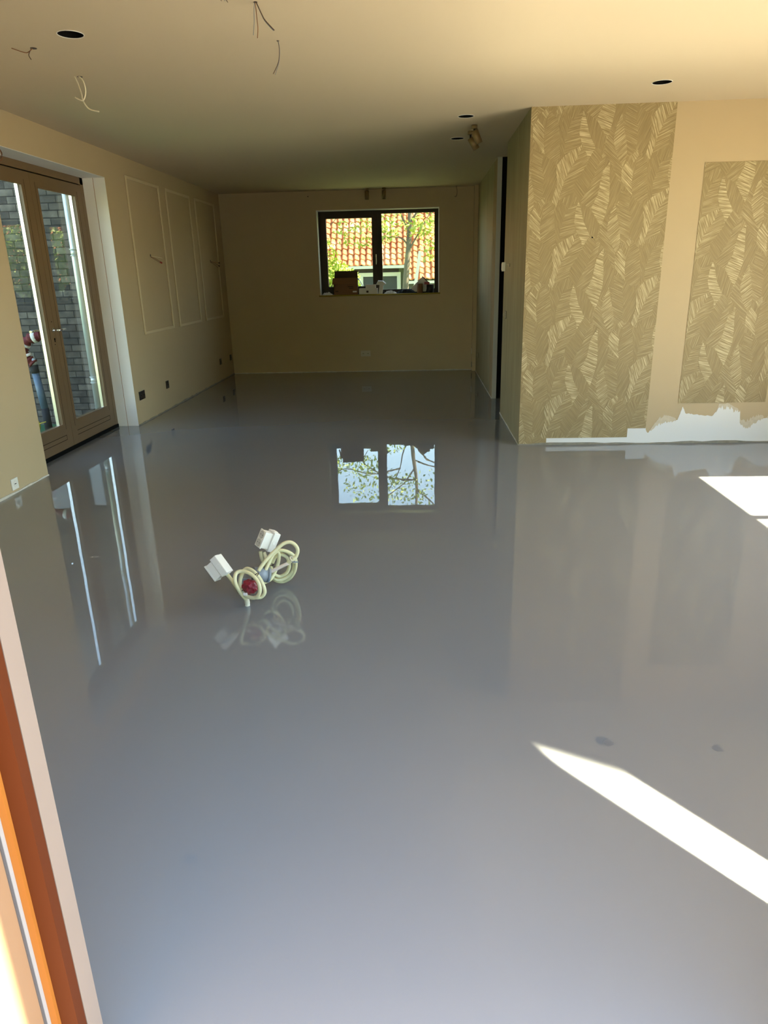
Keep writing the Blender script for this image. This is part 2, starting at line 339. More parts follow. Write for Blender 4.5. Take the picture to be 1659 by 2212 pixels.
# ---------------------------------------------------------------- wallpapers
FACETS = [
 (-0.55, 0.4, [(0.283, -0.014), (0.312, -0.009), (0.396, -0.089), (0.41, -0.254), (0.387, -0.29), (0.344, -0.314), (0.336, -0.215), (0.307, -0.111)]),
 (1.25, 0.22, [(0.307, 0.051), (0.463, 0.011), (0.5, -0.038), (0.517, -0.153), (0.498, -0.293), (0.417, -0.254), (0.396, -0.089), (0.312, -0.009)]),
 (-0.46, 0.35, [(-0.369, -0.221), (-0.288, -0.273), (-0.297, -0.36), (-0.274, -0.423), (-0.279, -0.589), (-0.376, -0.516)]),
 (1.14, 0.22, [(-0.288, -0.273), (-0.219, -0.324), (-0.184, -0.363), (-0.172, -0.476), (-0.205, -0.603), (-0.279, -0.589), (-0.274, -0.423), (-0.297, -0.36)]),
 (0.59, 0.35, [(-0.263, 0.032), (-0.189, -0.037), (-0.178, -0.116), (-0.158, -0.301), (-0.219, -0.324), (-0.281, -0.273), (-0.292, -0.174), (-0.27, -0.089)]),
 (-0.94, 0.7, [(-0.264, 0.049), (-0.314, 0.009), (-0.286, -0.04), (-0.256, 0.007)]),
 (-0.79, 0.85, [(-0.338, -0.027), (-0.286, -0.101), (-0.292, -0.174), (-0.28, -0.273), (-0.371, -0.172), (-0.375, -0.086)]),
 (-1.18, 0.22, [(-0.182, -0.043), (-0.127, 0.01), (-0.078, -0.04), (-0.129, -0.178), (-0.126, -0.283), (-0.158, -0.307), (-0.178, -0.116)]),
 (0.24, 0.4, [(-0.085, -0.046), (-0.004, 0.012), (-0.013, -0.048), (-0.018, -0.12), (-0.015, -0.181), (0.004, -0.218), (-0.129, -0.283), (-0.129, -0.178)]),
 (1.41, 0.22, [(0.015, 0.012), (0.095, -0.032), (0.167, -0.125), (0.186, -0.174), (0.182, -0.285), (0.136, -0.246), (0.097, -0.242), (0.047, -0.134), (0.015, -0.03)]),
 (0.66, 0.4, [(0.171, -0.186), (0.188, -0.285), (0.171, -0.409), (0.158, -0.497), (0.149, -0.56), (0.107, -0.675), (0.01, -0.615), (0.087, -0.483), (0.118, -0.358), (0.159, -0.284)]),
 (-0.82, 0.3, [(0.097, -0.239), (0.14, -0.247), (0.162, -0.321), (0.122, -0.37), (0.113, -0.426), (0.048, -0.34)]),
 (-0.88, 0.15, [(0.051, -0.337), (0.116, -0.42), (0.087, -0.483), (0.04, -0.571), (0.01, -0.618), (-0.045, -0.546), (-0.038, -0.486)]),
 (-0.71, 0.4, [(0.283, -0.014), (0.259, -0.067), (0.238, -0.169), (0.244, -0.206), (0.275, -0.306), (0.316, -0.369), (0.313, -0.412), (0.172, -0.284), (0.18, -0.174), (0.22, -0.06)]),
 (-0.62, 0.35, [(0.178, -0.285), (0.312, -0.406), (0.311, -0.507), (0.269, -0.436), (0.218, -0.335)]),
 (1.2, 0.22, [(0.221, -0.335), (0.275, -0.437), (0.313, -0.501), (0.322, -0.603), (0.285, -0.647), (0.228, -0.73), (0.211, -0.716), (0.233, -0.614), (0.227, -0.499)]),
 (0.43, 0.45, [(-0.003, -0.212), (0.047, -0.281), (0.058, -0.337), (-0.038, -0.486), (-0.041, -0.55), (-0.158, -0.601), (-0.147, -0.56), (-0.126, -0.465), (-0.084, -0.378), (-0.03, -0.298)]),
 (-1.2, 0.8, [(0.001, -0.218), (-0.023, -0.298), (-0.078, -0.378), (-0.119, -0.465), (-0.147, -0.56), (-0.169, -0.643), (-0.205, -0.61), (-0.172, -0.476), (-0.188, -0.356), (-0.129, -0.286)]),
 (-0.15, 0.9, [(-0.001, 0.009), (0.018, -0.03), (0.047, -0.134), (0.103, -0.239), (0.048, -0.334), (0.041, -0.281), (-0.003, -0.206), (-0.024, -0.138), (-0.017, -0.047)]),
 (0.69, 0.7, [(0.283, -0.011), (0.307, -0.111), (0.336, -0.215), (0.344, -0.314), (0.316, -0.372), (0.271, -0.306), (0.238, -0.206), (0.235, -0.169), (0.259, -0.067)]),
 (-0.4, 0.9, [(0.221, -0.335), (0.223, -0.435), (0.231, -0.499), (0.233, -0.614), (0.211, -0.716), (0.187, -0.804), (0.097, -0.668), (0.146, -0.56), (0.159, -0.465), (0.174, -0.397)]),
]
def clip(poly, x0, x1, z0, z1):
    for ax, v, s in ((0, x0, 1), (0, x1, -1), (1, z0, 1), (1, z1, -1)):
        out = []
        for i in range(len(poly)):
            a, b = poly[i], poly[(i+1) % len(poly)]; da, db = (a[ax]-v)*s, (b[ax]-v)*s
            if da >= 0: out.append(a)
            if (da >= 0) != (db >= 0):
                t = da/(da-db); out.append((a[0]+(b[0]-a[0])*t, a[1]+(b[1]-a[1])*t))
        poly = out
        if len(poly) < 3: return []
    return poly
def leaf_paper(name, rects, origin, parent, label):
    b = bmesh.new(); uvl = b.loops.layers.uv.new('hatch'); tl = b.faces.layers.float.new('tone_f'); Y = 5.9985
    tones = []
    def face(pts, y, ang, tone):
        vs = [b.verts.new((x, y, z)) for x, z in pts]
        try: f = b.faces.new(vs)
        except ValueError: return
        f.normal_update()
        if f.normal.y > 0: f.normal_flip()
        c, s = math.cos(ang), math.sin(ang); ox, oz = random.random()*9, random.random()*9
        for lp in f.loops:
            x, z = lp.vert.co.x, lp.vert.co.z; lp[uvl].uv = (c*x+s*z+ox, -s*x+c*z+oz)
        f[tl] = tone
    for (x0, x1, z0, z1) in rects:
        face([(x0, z0), (x1, z0), (x1, z1), (x0, z1)], Y, 1.3, .3)
        for kx in range(-3, 5):
            for kz in range(-6, 7):
                ox = origin[0]+.687*kx; oz = origin[1]-.3105*kx-.621*kz
                for i, (ang, tone, P) in enumerate(FACETS):
                    q = clip([(ox+a, oz+c) for a, c in P], x0, x1, z0, z1)
                    if q: face(q, Y-.00012*(i+1), ang, tone)
    me = bpy.data.meshes.new(name); b.to_mesh(me); b.free()
    a = me.attributes.new('tone', 'FLOAT', 'FACE'); src = me.attributes['tone_f']
    vals = [d.value for d in src.data]; a = me.attributes['tone']; a.data.foreach_set('value', vals)
    me.materials.append(m_leafpaper); o = bpy.data.objects.new(name, me); C.objects.link(o); o.parent = parent
    if label: o['label'] = label
    return o
passage = bpy.data.objects['wall_passage']
leaf_paper('wallpaper', [(XC, 1.09, .006, H), (1.09, 1.776, .060, H), (1.776, 1.928, .137, H)], (1.243, 1.928), mid, 'tall strip of beige leaf-hatched wallpaper beside the passage corner')
leaf_paper('wallpaper', [(2.178, 2.895, .346, 2.182)], (2.325, 2.08), mid, 'shorter panel of beige leaf-hatched wallpaper on painted wall')
MB().cyl((1.367, 5.995, 1.673), (1.367, 5.9985, 1.673), .006, 12).build('plug_hole', m_black, mid)
MB().box(XC-.0015, XC, 6.002, 7.476, .008, H-.001).build('streaked_wallpaper', m_streak, passage)
MB().box(XC-.0015, XC, 8.72, 10.898, .008, H-.001).build('streaked_wallpaper', m_streak, far)
# bare strip with ragged edge where the paper stops
rb = MB(); zz = [H-.01-i*(H-.02)/40 for i in range(41)]
rb.prism([(XC, 8.401, zz[0])]+[(XC, 8.70+random.uniform(-.03, .05)+(.05 if .4 < z < 1.6 else 0), z) for z in zz]+[(XC, 8.401, zz[-1])], (-.002, 0, 0)); rb.build('bare_plaster_strip', m_tan, far)
# white filler low on the middle wall with its ragged upper edge
up = [(1.09, .058), (1.776, .058), (1.776, .135), (1.93, .135), (1.93, .12), (1.95, .095), (1.985, .13), (2.02, .17), (2.06, .20), (2.13, .205), (2.19, .205), (2.205, .26), (2.22, .315), (2.235, .29), (2.25, .258), (2.30, .255), (2.38, .243), (2.47, .232), (2.50, .27), (2.52, .335), (2.60, .335), (2.66, .30), (2.70, .27), (2.71, .17), (2.76, .14), (2.80, .15), (2.86, .20), (2.95, .22), (3.1, .20), (3.4, .24), (3.8, .22)]
jag = []
for i in range(len(up)-1):
    a, b2 = up[i], up[i+1]; nn = 1 if i < 3 else 5
    for k in range(nn):
        t = k/nn; jag.append((a[0]+(b2[0]-a[0])*t, a[1]+(b2[1]-a[1])*t + (random.uniform(-.006, .006) if i >= 4 and k else 0)))
jag.append(up[-1])
pb = MB(); pb.prism([(1.09, 5.9999, .001)]+[(x, 5.9999, z) for x, z in jag]+[(3.8, 5.9999, .001)], (0, -.0012, 0)); pb.build('filler_patch', m_patch, mid)
m_smear = mat('thin_beige_smear', (.54, .47, .34), .75, noise=.22, nscale=30)
def zat(x):
    for p_, q_ in zip(jag, jag[1:]):
        if p_[0] <= x <= q_[0] and q_[0] > p_[0]: return p_[1]+(q_[1]-p_[1])*(x-p_[0])/(q_[0]-p_[0])
    return .2
for (x0, x1, up_h, dn_h, sd_) in ((1.97, 2.175, .05, .035, 3), (2.50, 2.70, .0, .06, 5), (2.70, 2.90, .07, .03, 8), (2.93, 3.3, .05, .04, 9)):
    random.seed(sd_); nn = 26; xs = [x0+(x1-x0)*i/nn for i in range(nn+1)]
    lo = [(x, 5.9987, zat(x)-dn_h*random.uniform(.2, 1)*math.sin(PI*(.08+.84*i/nn))) for i, x in enumerate(xs)]
    hi = [(x, 5.9987, zat(x)+.002+up_h*random.uniform(.5, 1)*math.sin(PI*(.08+.84*i/nn))) for i, x in enumerate(xs)]
    b = MB(); b.prism(lo+hi[::-1], (0, -.0005, 0)); b.build('paint_smear', m_smear, mid)
random.seed(11)

# ---------------------------------------------------------------- left wall: moulded frames
for (a, b_) in ((7.535, 8.485), (8.700, 9.595), (9.810, 10.725)):
    z0, z1, w = .885, 2.435, .032; fr = MB()
    for (y0, y1, q0, q1) in ((a, a+w, z0, z1), (b_-w, b_, z0, z1), (a+w, b_-w, z0, z0+w), (a+w, b_-w, z1-w, z1)):
        fr.box(XL+.0005, XL+.014, y0, y1, q0, q1, bev=.005)
    fr.build('panel_moulding', m_mould, kind='thing', cat='wall moulding', group='moulded frames on the left wall',
             label={7.535: 'rectangular wall moulding nearest the French doors, wires poking out inside it', 8.7: 'rectangular wall moulding in the middle of the three, empty inside', 9.81: 'rectangular wall moulding nearest the back corner, wires inside it'}[a])

# ---------------------------------------------------------------- French doors in the left wall
d1 = empty('door_1', (-3.18, 6.12, 0), kind='structure')
fx0, fx1 = -3.215, -3.145
MB().box(fx0, fx1, DY0, DY0+.02, .02, DZ-.004).box(fx0, fx1, 6.995, DY1-.006, .02, DZ-.004).box(fx0, fx1, DY0, DY1-.006, 2.295, DZ-.004).build('door_frame', m_taupe, d1)
MB().box(fx0, fx1+.012, DY0, DY1-.02, 0, .03).build('threshold', m_black, d1)
MB().box(-3.19, -3.16, 6.980, 6.996, .03, 2.30).box(-3.19, -3.16, DY0+.02, 6.99, 2.283, 2.296).build('shadow_gap', m_black, d1)
for (a, b_) in ((5.18, 6.066), (6.07, 6.980)):
    g0 = a+.10; g1 = b_-.125; z0, z1 = .24, 2.19; x0, x1 = -3.205, -3.14
    lf = MB()
    lf.box(x0, x1, a, g0, .035, 2.283).box(x0, x1, g1, b_, .035, 2.283).box(x0, x1, g0, g1, .035, z0).box(x0, x1, g0, g1, z1, 2.283)
    leaf = lf.build('door_leaf', m_taupe, d1)
    bd_ = MB()
    for (q0, q1, s0, s1) in ((g0, g0+.012, z0, z1), (g1-.012, g1, z0, z1), (g0, g1, z0, z0+.012), (g0, g1, z1-.012, z1)): bd_.box(-3.150, -3.138, q0, q1, s0, s1, bev=.003)
    bd_.build('glazing_bead', m_taupe, leaf)
    gr = MB()   # grooves: rail line, stile line
    gr.box(-3.1400, -3.1394, g0, g1+.02, .148, .152).box(-3.1400, -3.1394, g0, g1+.02, .108, .112).box(-3.1400, -3.1394, g1+.018, g1+.022, .108, .152)
    gr.box(-3.1400, -3.1394, g0-.03, g0-.027, .2, 2.22).box(-3.1400, -3.1394, g1+.03, g1+.033, .2, 2.22)
    gr.build('groove', m_black, leaf)
    MB().box(-3.176, -3.170, g0, g1, z0, z1).build('glass_pane', m_glass3, leaf)
    MB().box(-3.204, -3.178, g1-.004, g1-.0005, z0, z1).build('spacer_strip', m_alu, leaf)
    if a < 6:
        h = MB().cyl((-3.14, 6.035, 1.05), (-3.09, 6.035, 1.05), .010, 12); h.tube([(-3.088, 6.028, 1.05), (-3.085, 6.09, 1.05), (-3.088, 6.15, 1.051)], .009, 10)
        h.cyl((-3.14, 6.035, 1.05), (-3.133, 6.035, 1.05), .022, 20); h.build('handle', m_chrome, leaf)
        h = MB().tube([(-3.205, 6.03, 1.05), (-3.25, 6.03, 1.05), (-3.255, 5.96, 1.053), (-3.25, 5.87, 1.05)], .010, 10); h.build('handle', m_chrome, leaf)
        h = MB().cyl((-3.1396, 6.035, .975), (-3.136, 6.035, .975), .009, 14).box(-3.14, -3.136, 6.031, 6.039, .95, .975).cyl((-3.1396, 6.03, .93), (-3.137, 6.03, .93), .004, 10).cyl((-3.1396, 6.03, 1.12), (-3.137, 6.03, 1.12), .004, 10)
        h.build('keyhole', m_black, leaf)

# ---------------------------------------------------------------- back window
w1 = empty('window_1', ((WX0+WX1)/2, 11.25, WZ0), kind='structure')
yf0, yf1 = 11.20, 11.27
MB().box(WX0, -1.44, yf0, yf1, WZ0+.004, WZ1).box(-.615, -.555, yf0, yf1, WZ0+.004, WZ1).box(.231, WX1, yf0, yf1, WZ0+.004, WZ1).box(-1.44, -.615, yf0, yf1, WZ1-.045, WZ1).box(-.555, .231, yf0, yf1, 2.284, WZ1).box(-1.44, -.615, yf0, yf1, WZ0+.004, 1.19).box(-.555, .231, yf0, yf1, WZ0+.004, 1.212).build('window_frame', m_dkframe, w1)
sash = MB().box(-1.45, -1.385, yf0-.02, yf1-.01, 1.185, 2.30).box(-.70, -.61, yf0-.02, yf1-.01, 1.185, 2.30).box(-1.385, -.70, yf0-.02, yf1-.01, 1.185, 1.268).box(-1.385, -.70, yf0-.02, yf1-.01, 2.232, 2.30).build('window_sash', m_dkframe, w1)
MB().box(-1.385, -.70, 11.225, 11.231, 1.268, 2.232).build('window_pane', m_glass2, sash)
MB().box(-.555, .231, 11.235, 11.241, 1.212, 2.284).build('window_pane', m_glass2, w1)
MB().box(-.655, -.632, 11.165, 11.18, 1.60, 1.72, bev=.004).box(-.652, -.636, 11.14, 11.155, 1.573, 1.69, bev=.005).box(-.65, -.638, 11.15, 11.18, 1.675, 1.69).build('window_handle', m_chrome, sash)

# glazed doors in the east wall (outside the frame to the right, the sun comes in here)
w2 = empty('window_2', (XR+.04, 3.2, 0), kind='structure')
fr = MB()
for (a, b_) in ((1.3, 1.36), (2.62, 2.69), (4.036, 4.11), (4.955, 4.96)): fr.box(XR+.01, XR+.07, a, b_, 0, 2.48)
fr.box(XR+.01, XR+.07, 1.3, 4.96, 0, .05).box(XR+.01, XR+.07, 1.3, 4.96, 2.478, 2.48).build('window_frame', m_dkframe, w2)
for (a, b_) in ((1.36, 2.62), (2.69, 4.036), (4.11, 4.955)): MB().box(XR+.037, XR+.043, a, b_, .05, 2.478).build('window_pane', m_glass, w2)
MB().box(1.165, 1.35, .87, .876, .02, 2.35).build('beam_slot_pane', m_glass, kind='structure')  # unseen pane in the slot added to shape the light streak

# ---------------------------------------------------------------- front doorway on the left of the picture
d2 = empty('door_2', (-.63, .84, 0), kind='structure')
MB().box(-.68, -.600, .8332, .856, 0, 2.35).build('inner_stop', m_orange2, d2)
MB().box(-.70, -.6295, .8255, .8331, 0, 2.35).build('door_post', m_orange, d2)
MB().box(-.70, -.6415, .8175, .8254, 0, 2.35).build('threshold_profile', m_alug, d2)
MB().box(-.70, -.6425, .8125, .8174, 0, 2.35).build('rubber_seal', m_rubber, d2)
MB().box(-.70, -.6445, -.15, .8124, .02, 2.33).build('door_leaf', m_doorleaf, d2)

# ---------------------------------------------------------------- outside
st(MB().box(-3.3, 12, -8, .82, -.12, -.03), 'terrace', m_pave)
st(MB().box(3.881, 12, .821, 12, -.12, -.03), 'terrace_2' if False else 'side_terrace', m_pave)
st(MB().box(-30, 30, -20, 45, -.4, -.13), 'ground', m_ground)
st(MB().box(-7.5, XO, 2.5, 7.3, -.13, -.02), 'lawn', m_grass)
st(MB().box(-8.5, XO+.0, 7.3, 7.6, -.13, 5.2), 'wall_wing', m_brick)

# downpipe in front of the brick wing
dp = empty('downpipe', (-3.39, 7.2, -.02), 'galvanised round downpipe with two clamp collars in front of brick wall', 'downpipe')
MB().cyl((-3.385, 7.17, -.02), (-3.385, 7.17, 3.2), .030, 24).build('pipe', m_galv, dp)
for z in (1.71, .47):
    MB().tube([(-3.385+.036*math.cos(k*PI/10), 7.17+.036*math.sin(k*PI/10), z-.03) for k in range(20)], .005, 6, True).tube([(-3.385+.036*math.cos(k*PI/10), 7.17+.036*math.sin(k*PI/10), z+.03) for k in range(20)], .005, 6, True).cyl((-3.385, 7.17, z-.028), (-3.385, 7.17, z+.028), .032, 24).box(-3.40, -3.37, 7.15, 7.299, z-.012, z+.012).build('pipe_clamp', m_galv, dp)

# things standing on the green mat outside the French doors
t = empty('standpipe', (-3.87, 7.0, -.02), 'blue-grey upright pipe with dark collars wrapped in maroon cloth on top', 'pipe')
MB().cyl((-3.868, 7.0, .19), (-3.90, 7.0, .57), .036, 20).build('pipe', m_bluepipe, t)
MB().cyl((-3.865, 7.0, -.02), (-3.868, 7.0, .21), .038, 20).build('collar', m_darkcl, t); MB().cyl((-3.90, 7.0, .57), (-3.905, 7.0, .65), .040, 20).build('collar', m_darkcl, t)
MB().cyl((-3.905, 7.0, .65), (-3.90, 7.0, .72), .036, 20, .022).build('cap', m_galv, t)
cl = spline([(-3.90, 7.0, .66), (-3.95, 6.99, .72), (-3.97, 6.98, .80), (-3.94, 6.98, .87), (-3.86, 6.98, .92), (-3.76, 6.98, .94)], 6)
MB().tube(cl, [.045+.012*math.sin(i*1.7) for i in range(len(cl))], 12).build('cloth_wrap', m_maroon, t)
wb = MB()
for i in (7, 16, 25): wb.tube([cl[i], cl[i+1], cl[i+2]], [.058, .06, .056], 12)
wb.build('white_stripe', m_paper, t)
t = empty('toy_paddle', (-3.88, 6.78, -.02), 'yellow paddle with a thin yellow stick across on the green mat', 'toy')
MB().cyl((-3.87, 6.78, .075), (-3.86, 6.795, .075), .055, 24).xf(Matrix.Identity(4)).build('blade', m_yel, t)
MB().cyl((-3.93, 6.76, .07), (-3.75, 6.76, .115), .005, 8).build('stick', m_yel, t)
MB().cyl((-3.87, 6.785, -.02), (-3.87, 6.785, .04), .012, 10).build('foot', m_darkcl, t)

# neighbour's outbuilding with pantile roof
hb = empty('outbuilding', (-1, 24, -.13), 'low outbuilding with orange pantile roof and pale window behind the back window', 'building')
MB().box(-8, -.42, 23.95, 28.5, -.13, 1.66).box(-.42, 8.8, 23.5, 28.5, -.13, 1.10).build('wall', m_dkbrick, hb)
def pantiles(x0, x1, ye, ze, rows, name):
    sl = math.radians(50); tw = .197; rl = .222; ncol = round((x1-x0)/tw); S6 = 8; b = MB()
    nrm = Vector((0, -math.sin(sl), math.cos(sl))); up_ = Vector((0, math.cos(sl), math.sin(sl)))
    offs = [[(random.uniform(-.006, .006), random.uniform(-.012, .012)) for c in range(ncol+1)] for r in range(rows)]
    for r in range(rows):
        lines = []
        for (s, hgt) in ((-.035, .004), (-.035, .030), (.0, .036), (rl+.01, .006)):
            ln = []
            for i in range(ncol*S6+1):
                c = i//S6; ph = (i % S6)/S6; prof = .032*math.sin(2*PI*ph) + .010*math.sin(4*PI*ph)
                o1, o2 = offs[r][c]; q = Vector((x0+i*tw/S6, ye, ze)) + up_*(r*rl+s+o2) + nrm*(hgt+prof+o1); ln.append(b.b.verts.new(q))
            lines.append(ln)
        for j in range(3):
            for i in range(ncol*S6):
                f = b.b.faces.new((lines[j][i], lines[j][i+1], lines[j+1][i+1], lines[j+1][i])); f.smooth = j > 0
    return b.build(name, m_tile, hb, recalc=False)
pantiles(-8, -.40, 23.75, 1.72, 15, 'roof')
pantiles(-.40, 8.8, 23.75-.39*math.cos(math.radians(50))/math.sin(math.radians(50))*1.15, 1.72-.39*1.15, 17, 'roof')
rg = MB(); y1 = 23.75+15*.222*math.cos(math.radians(50)); z1 = 1.72+15*.222*math.sin(math.radians(50))
rg.tube([(-8, y1+.05, z1), (8.8, y1+.05, z1)], .11, 10).build('ridge', m_tile, hb)
MB().prism([(-8.0, 23.8, 1.60), (-8.0, y1, z1-.12), (-8.0, 28.5, 1.60)], (7.58, 0, 0)).prism([(-.42, 23.45, 1.10), (-.42, y1, z1-.12), (-.42, 28.5, 1.1)], (9.2, 0, 0)).build('gable', m_dkbrick, hb)
MB().box(-8, -.42, 23.62, 23.72, 1.60, 1.69).build('gutter', m_pale, hb)
MB().box(-.35, 5.8, 23.25, 23.33, 1.12, 1.20).build('gutter', m_pale, hb)
wf = MB()
for (a, b_, q0, q1) in ((-1.96, -.60, 1.36, 1.48), (-1.96, -1.82, .4, 1.36), (-1.36, -1.24, .4, 1.36), (-.72, -.60, .4, 1.36), (-1.96, -.60, .4, .5)): wf.box(a, b_, 23.88, 23.97, q0, q1)
wfr = wf.build('window', m_pale, hb)
MB().box(-1.82, -.72, 23.92, 23.93, .5, 1.36).build('pane', mat('dark_pane', (.05, .06, .06), .1), wfr)

# tree in front of it
tr = empty('tree', (-.33, 17, -.13), 'slender young tree with grey trunk and sparse yellow-green leaves outside back window', 'tree')
tk = spline([(-.40, 17, -.13), (-.33, 17, .9), (-.28, 17, 1.6), (-.22, 17, 2.2), (-.19, 17.0, 2.8), (-.10, 17, 3.6), (-.12, 17, 4.6), (-.02, 17, 5.4)], 6)
tb = MB().tube(tk, [.085-.065*i/len(tk) for i in range(len(tk))], 10)
brs = [[(-.24, 17, 2.0), (-.36, 16.95, 2.17), (-.60, 16.9, 2.22), (-.95, 16.9, 2.17)], [(-.21, 17, 2.3), (-.42, 17, 2.75), (-.55, 17, 3.3), (-.9, 17, 3.9)], [(-.2, 17, 2.5), (.1, 16.9, 2.9), (.4, 17, 3.1), (.8, 17, 3.6)],
       [(-.15, 17, 3.2), (-.5, 17.1, 3.7), (-1.1, 17, 4.1), (-1.6, 17, 4.3)], [(-.11, 17, 3.8), (.3, 16.9, 4.1), (.7, 17, 4.6)], [(-.25, 17, 1.9), (.0, 16.9, 2.3), (.25, 17, 2.7)], [(-.5, 17, 3.2), (-1.2, 16.8, 3.3), (-1.9, 17, 3.2), (-2.4, 17, 3.5)], [(-.1, 17, 3.5), (-.8, 17, 3.45), (-1.5, 17, 3.0), (-2.0, 17, 2.5)], [(-.15, 17, 3.0), (.5, 17, 3.2), (1.3, 17, 3.1)]]
for q in brs: q = spline(q, 5); tb.tube(q, [.024-.018*i/len(q) for i in range(len(q))], 6)
tb.build('trunk', m_bark, tr)
def leaves(name, m, parent, clouds, size, seed):
    random.seed(seed); b = MB()
    for (cx_, cy_, cz_, rx, ry, rz, N) in clouds:
        for _ in range(N):
            while 1:
                v = Vector((random.uniform(-1, 1), random.uniform(-1, 1), random.uniform(-1, 1)))
                if v.length < 1: break
            c = Vector((cx_+v.x*rx, cy_+v.y*ry, cz_+v.z*rz)); s = size*random.uniform(.6, 1.3)
            a = Vector((random.gauss(0, 1), random.gauss(0, 1), random.gauss(0, 1))).normalized(); d = a.cross(Vector((random.gauss(0, 1), random.gauss(0, 1), random.gauss(0, 1)))).normalized()
            b.b.faces.new([b.b.verts.new(q) for q in (c-a*s, c-d*s*.45, c+a*s, c+d*s*.45)])
    return b.build(name, m, parent, recalc=False)
leaves('foliage', m_leaf, tr, [(-1.2, 17, 2.35, .8, .5, .35, 240), (-.75, 17, 2.5, .5, .4, .3, 130), (0, 17, 2.5, .35, .4, .35, 160), (.3, 17, 2.35, .3, .4, .4, 110), (.25, 17, 1.9, .25, .3, .25, 50), (-.9, 17, 3.7, 1.1, .6, .5, 420), (.4, 17, 3.9, .8, .6, .7, 260), (-1.6, 17, 3.1, .7, .5, .3, 260), (-.2, 17, 4.8, .9, .6, .6, 250)], .055, 3)
bs = empty('bush', (-1.85, 15, -.13), 'bright yellow-green leafy bush outside at lower left of back window', 'bush')
MB().tube([(-1.85, 15, -.13), (-1.85, 15, .8), (-1.75, 15, 1.5)], [.04, .03, .015], 8).tube([(-1.85, 15, .2), (-2.0, 15.05, .9), (-2.1, 15, 1.6)], [.03, .025, .012], 8).build('stem', m_bark, bs)
leaves('foliage', m_leaf, bs, [(-1.72, 15, 1.25, .42, .4, .50, 1500), (-2.0, 15, 1.85, .35, .3, .35, 380), (-1.50, 15, 1.3, .30, .3, .30, 500)], .045, 5)
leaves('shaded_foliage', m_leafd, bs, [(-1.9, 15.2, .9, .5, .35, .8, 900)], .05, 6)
MB().box(-.04, .04, -.012, .012, 0, 2.1).xf(Matrix.Translation((-.30, 18.2, -.13)) @ Matrix.Rotation(math.radians(9), 4, 'Y')).build('white_board', m_paper, label='white narrow board leaning behind the young tree trunk outside', cat='board')
for nm, lb, (x0, x1, y0, y1, hh) in (('added_hedge', 'unseen dark leafy screen behind the camera, added to block low sky', (-9, 12, -7.6, -6.6, 3.6)), ('added_hedge', 'unseen dark leafy screen east of the terrace, added to block low sky', (12.4, 13.4, -6.0, 14, 1.3))):  # unseen greenery added to cut off the low sky light
    random.seed(4); b = MB(); g = {}
    nx, ny, nz = max(3, int((x1-x0)/.35)), max(3, int((y1-y0)/.35)), int(hh/.35)
    def gv(i, j, k):
        if (i, j, k) not in g: g[i, j, k] = b.b.verts.new((x0+(x1-x0)*i/nx+random.uniform(-.12, .12), y0+(y1-y0)*j/ny+random.uniform(-.12, .12), -.13+(hh+.13)*k/nz+(random.uniform(-.12, .12) if k else 0)))
        return g[i, j, k]
    for k in range(nz):
        for i in range(nx):
            for j in (0, ny): b.b.faces.new((gv(i, j, k), gv(i+1, j, k), gv(i+1, j, k+1), gv(i, j, k+1)))
        for j in range(ny):
            for i in (0, nx): b.b.faces.new((gv(i, j, k), gv(i, j+1, k), gv(i, j+1, k+1), gv(i, j, k+1)))
    for i in range(nx):
        for j in range(ny): b.b.faces.new((gv(i, j, nz), gv(i+1, j, nz), gv(i+1, j+1, nz), gv(i, j+1, nz)))
    b.build(nm, m_leafd, label=lb, cat='added_hedge')
bs2 = empty('bush', (1.8, 15.6, -.13), 'tall leafy bush outside, right of the back window', 'bush')
MB().tube([(1.8, 15.6, -.13), (1.8, 15.6, .9), (1.9, 15.6, 2.0)], [.05, .035, .02], 8).build('stem', m_bark, bs2)
leaves('foliage', m_leaf, bs2, [(1.9, 15.6, 1.9, 1.15, .5, .75, 4800), (1.9, 15.7, .8, .9, .5, .8, 1200)], .05, 15)
# trees on the garden side, seen only as sky line and reflections
gt = empty('garden_tree', (9.5, 8, -.13), 'leafy green garden tree standing beyond the terrace', 'tree')
MB().tube([(9.5, 8, -.13), (9.5, 8, 2.2)], [.15, .1], 10).build('trunk', m_bark, gt)
leaves('foliage', m_leafd, gt, [(9.5, 8, 2.6, 1.8, 1.8, 1.2, 900)], .16, 9)

# ---------------------------------------------------------------- ceiling fittings
HL = ['round black ceiling opening at upper left, near the loose wires', 'round black ceiling opening in front of the leaf wallpaper wall', 'round black ceiling opening just before the brass spotlights', 'round black ceiling opening farthest back, beside the brass spotlights']
for (hx, hy, hr), lb in zip(HOLES, HL):
    e_ = empty('recessed_downlight', (hx, hy, H), lb, 'ceiling light', 'round black openings in the ceiling')
    rr = MB().tube([(hx+(hr+.002)*math.cos(2*PI*k/40), hy+(hr+.002)*math.sin(2*PI*k/40), H-.0005) for k in range(40)], .0022, 6, True); rr.build('rim', m_white, e_)
    cup = MB()
    for (r0, z0, r1, z1) in ((hr, 0, hr, .06), (hr, .06, hr*.6, .062), (hr*.62, .045, hr*.55, .062), (hr*.3, .04, hr*.3, .062)):
        A = [cup.b.verts.new((hx+r0*math.cos(2*PI*k/40), hy+r0*math.sin(2*PI*k/40), H+z0)) for k in range(40)]; B = [cup.b.verts.new((hx+r1*math.cos(2*PI*k/40), hy+r1*math.sin(2*PI*k/40), H+z1)) for k in range(40)]
        for k in range(40): cup.b.faces.new((A[k], A[(k+1) % 40], B[(k+1) % 40], B[k]))
    cup.b.faces.new([cup.b.verts.new((hx+hr*.62*math.cos(2*PI*k/40), hy+hr*.62*math.sin(2*PI*k/40), H+.0625)) for k in range(40)])
    cup.build('housing', m_black, e_, recalc=False)

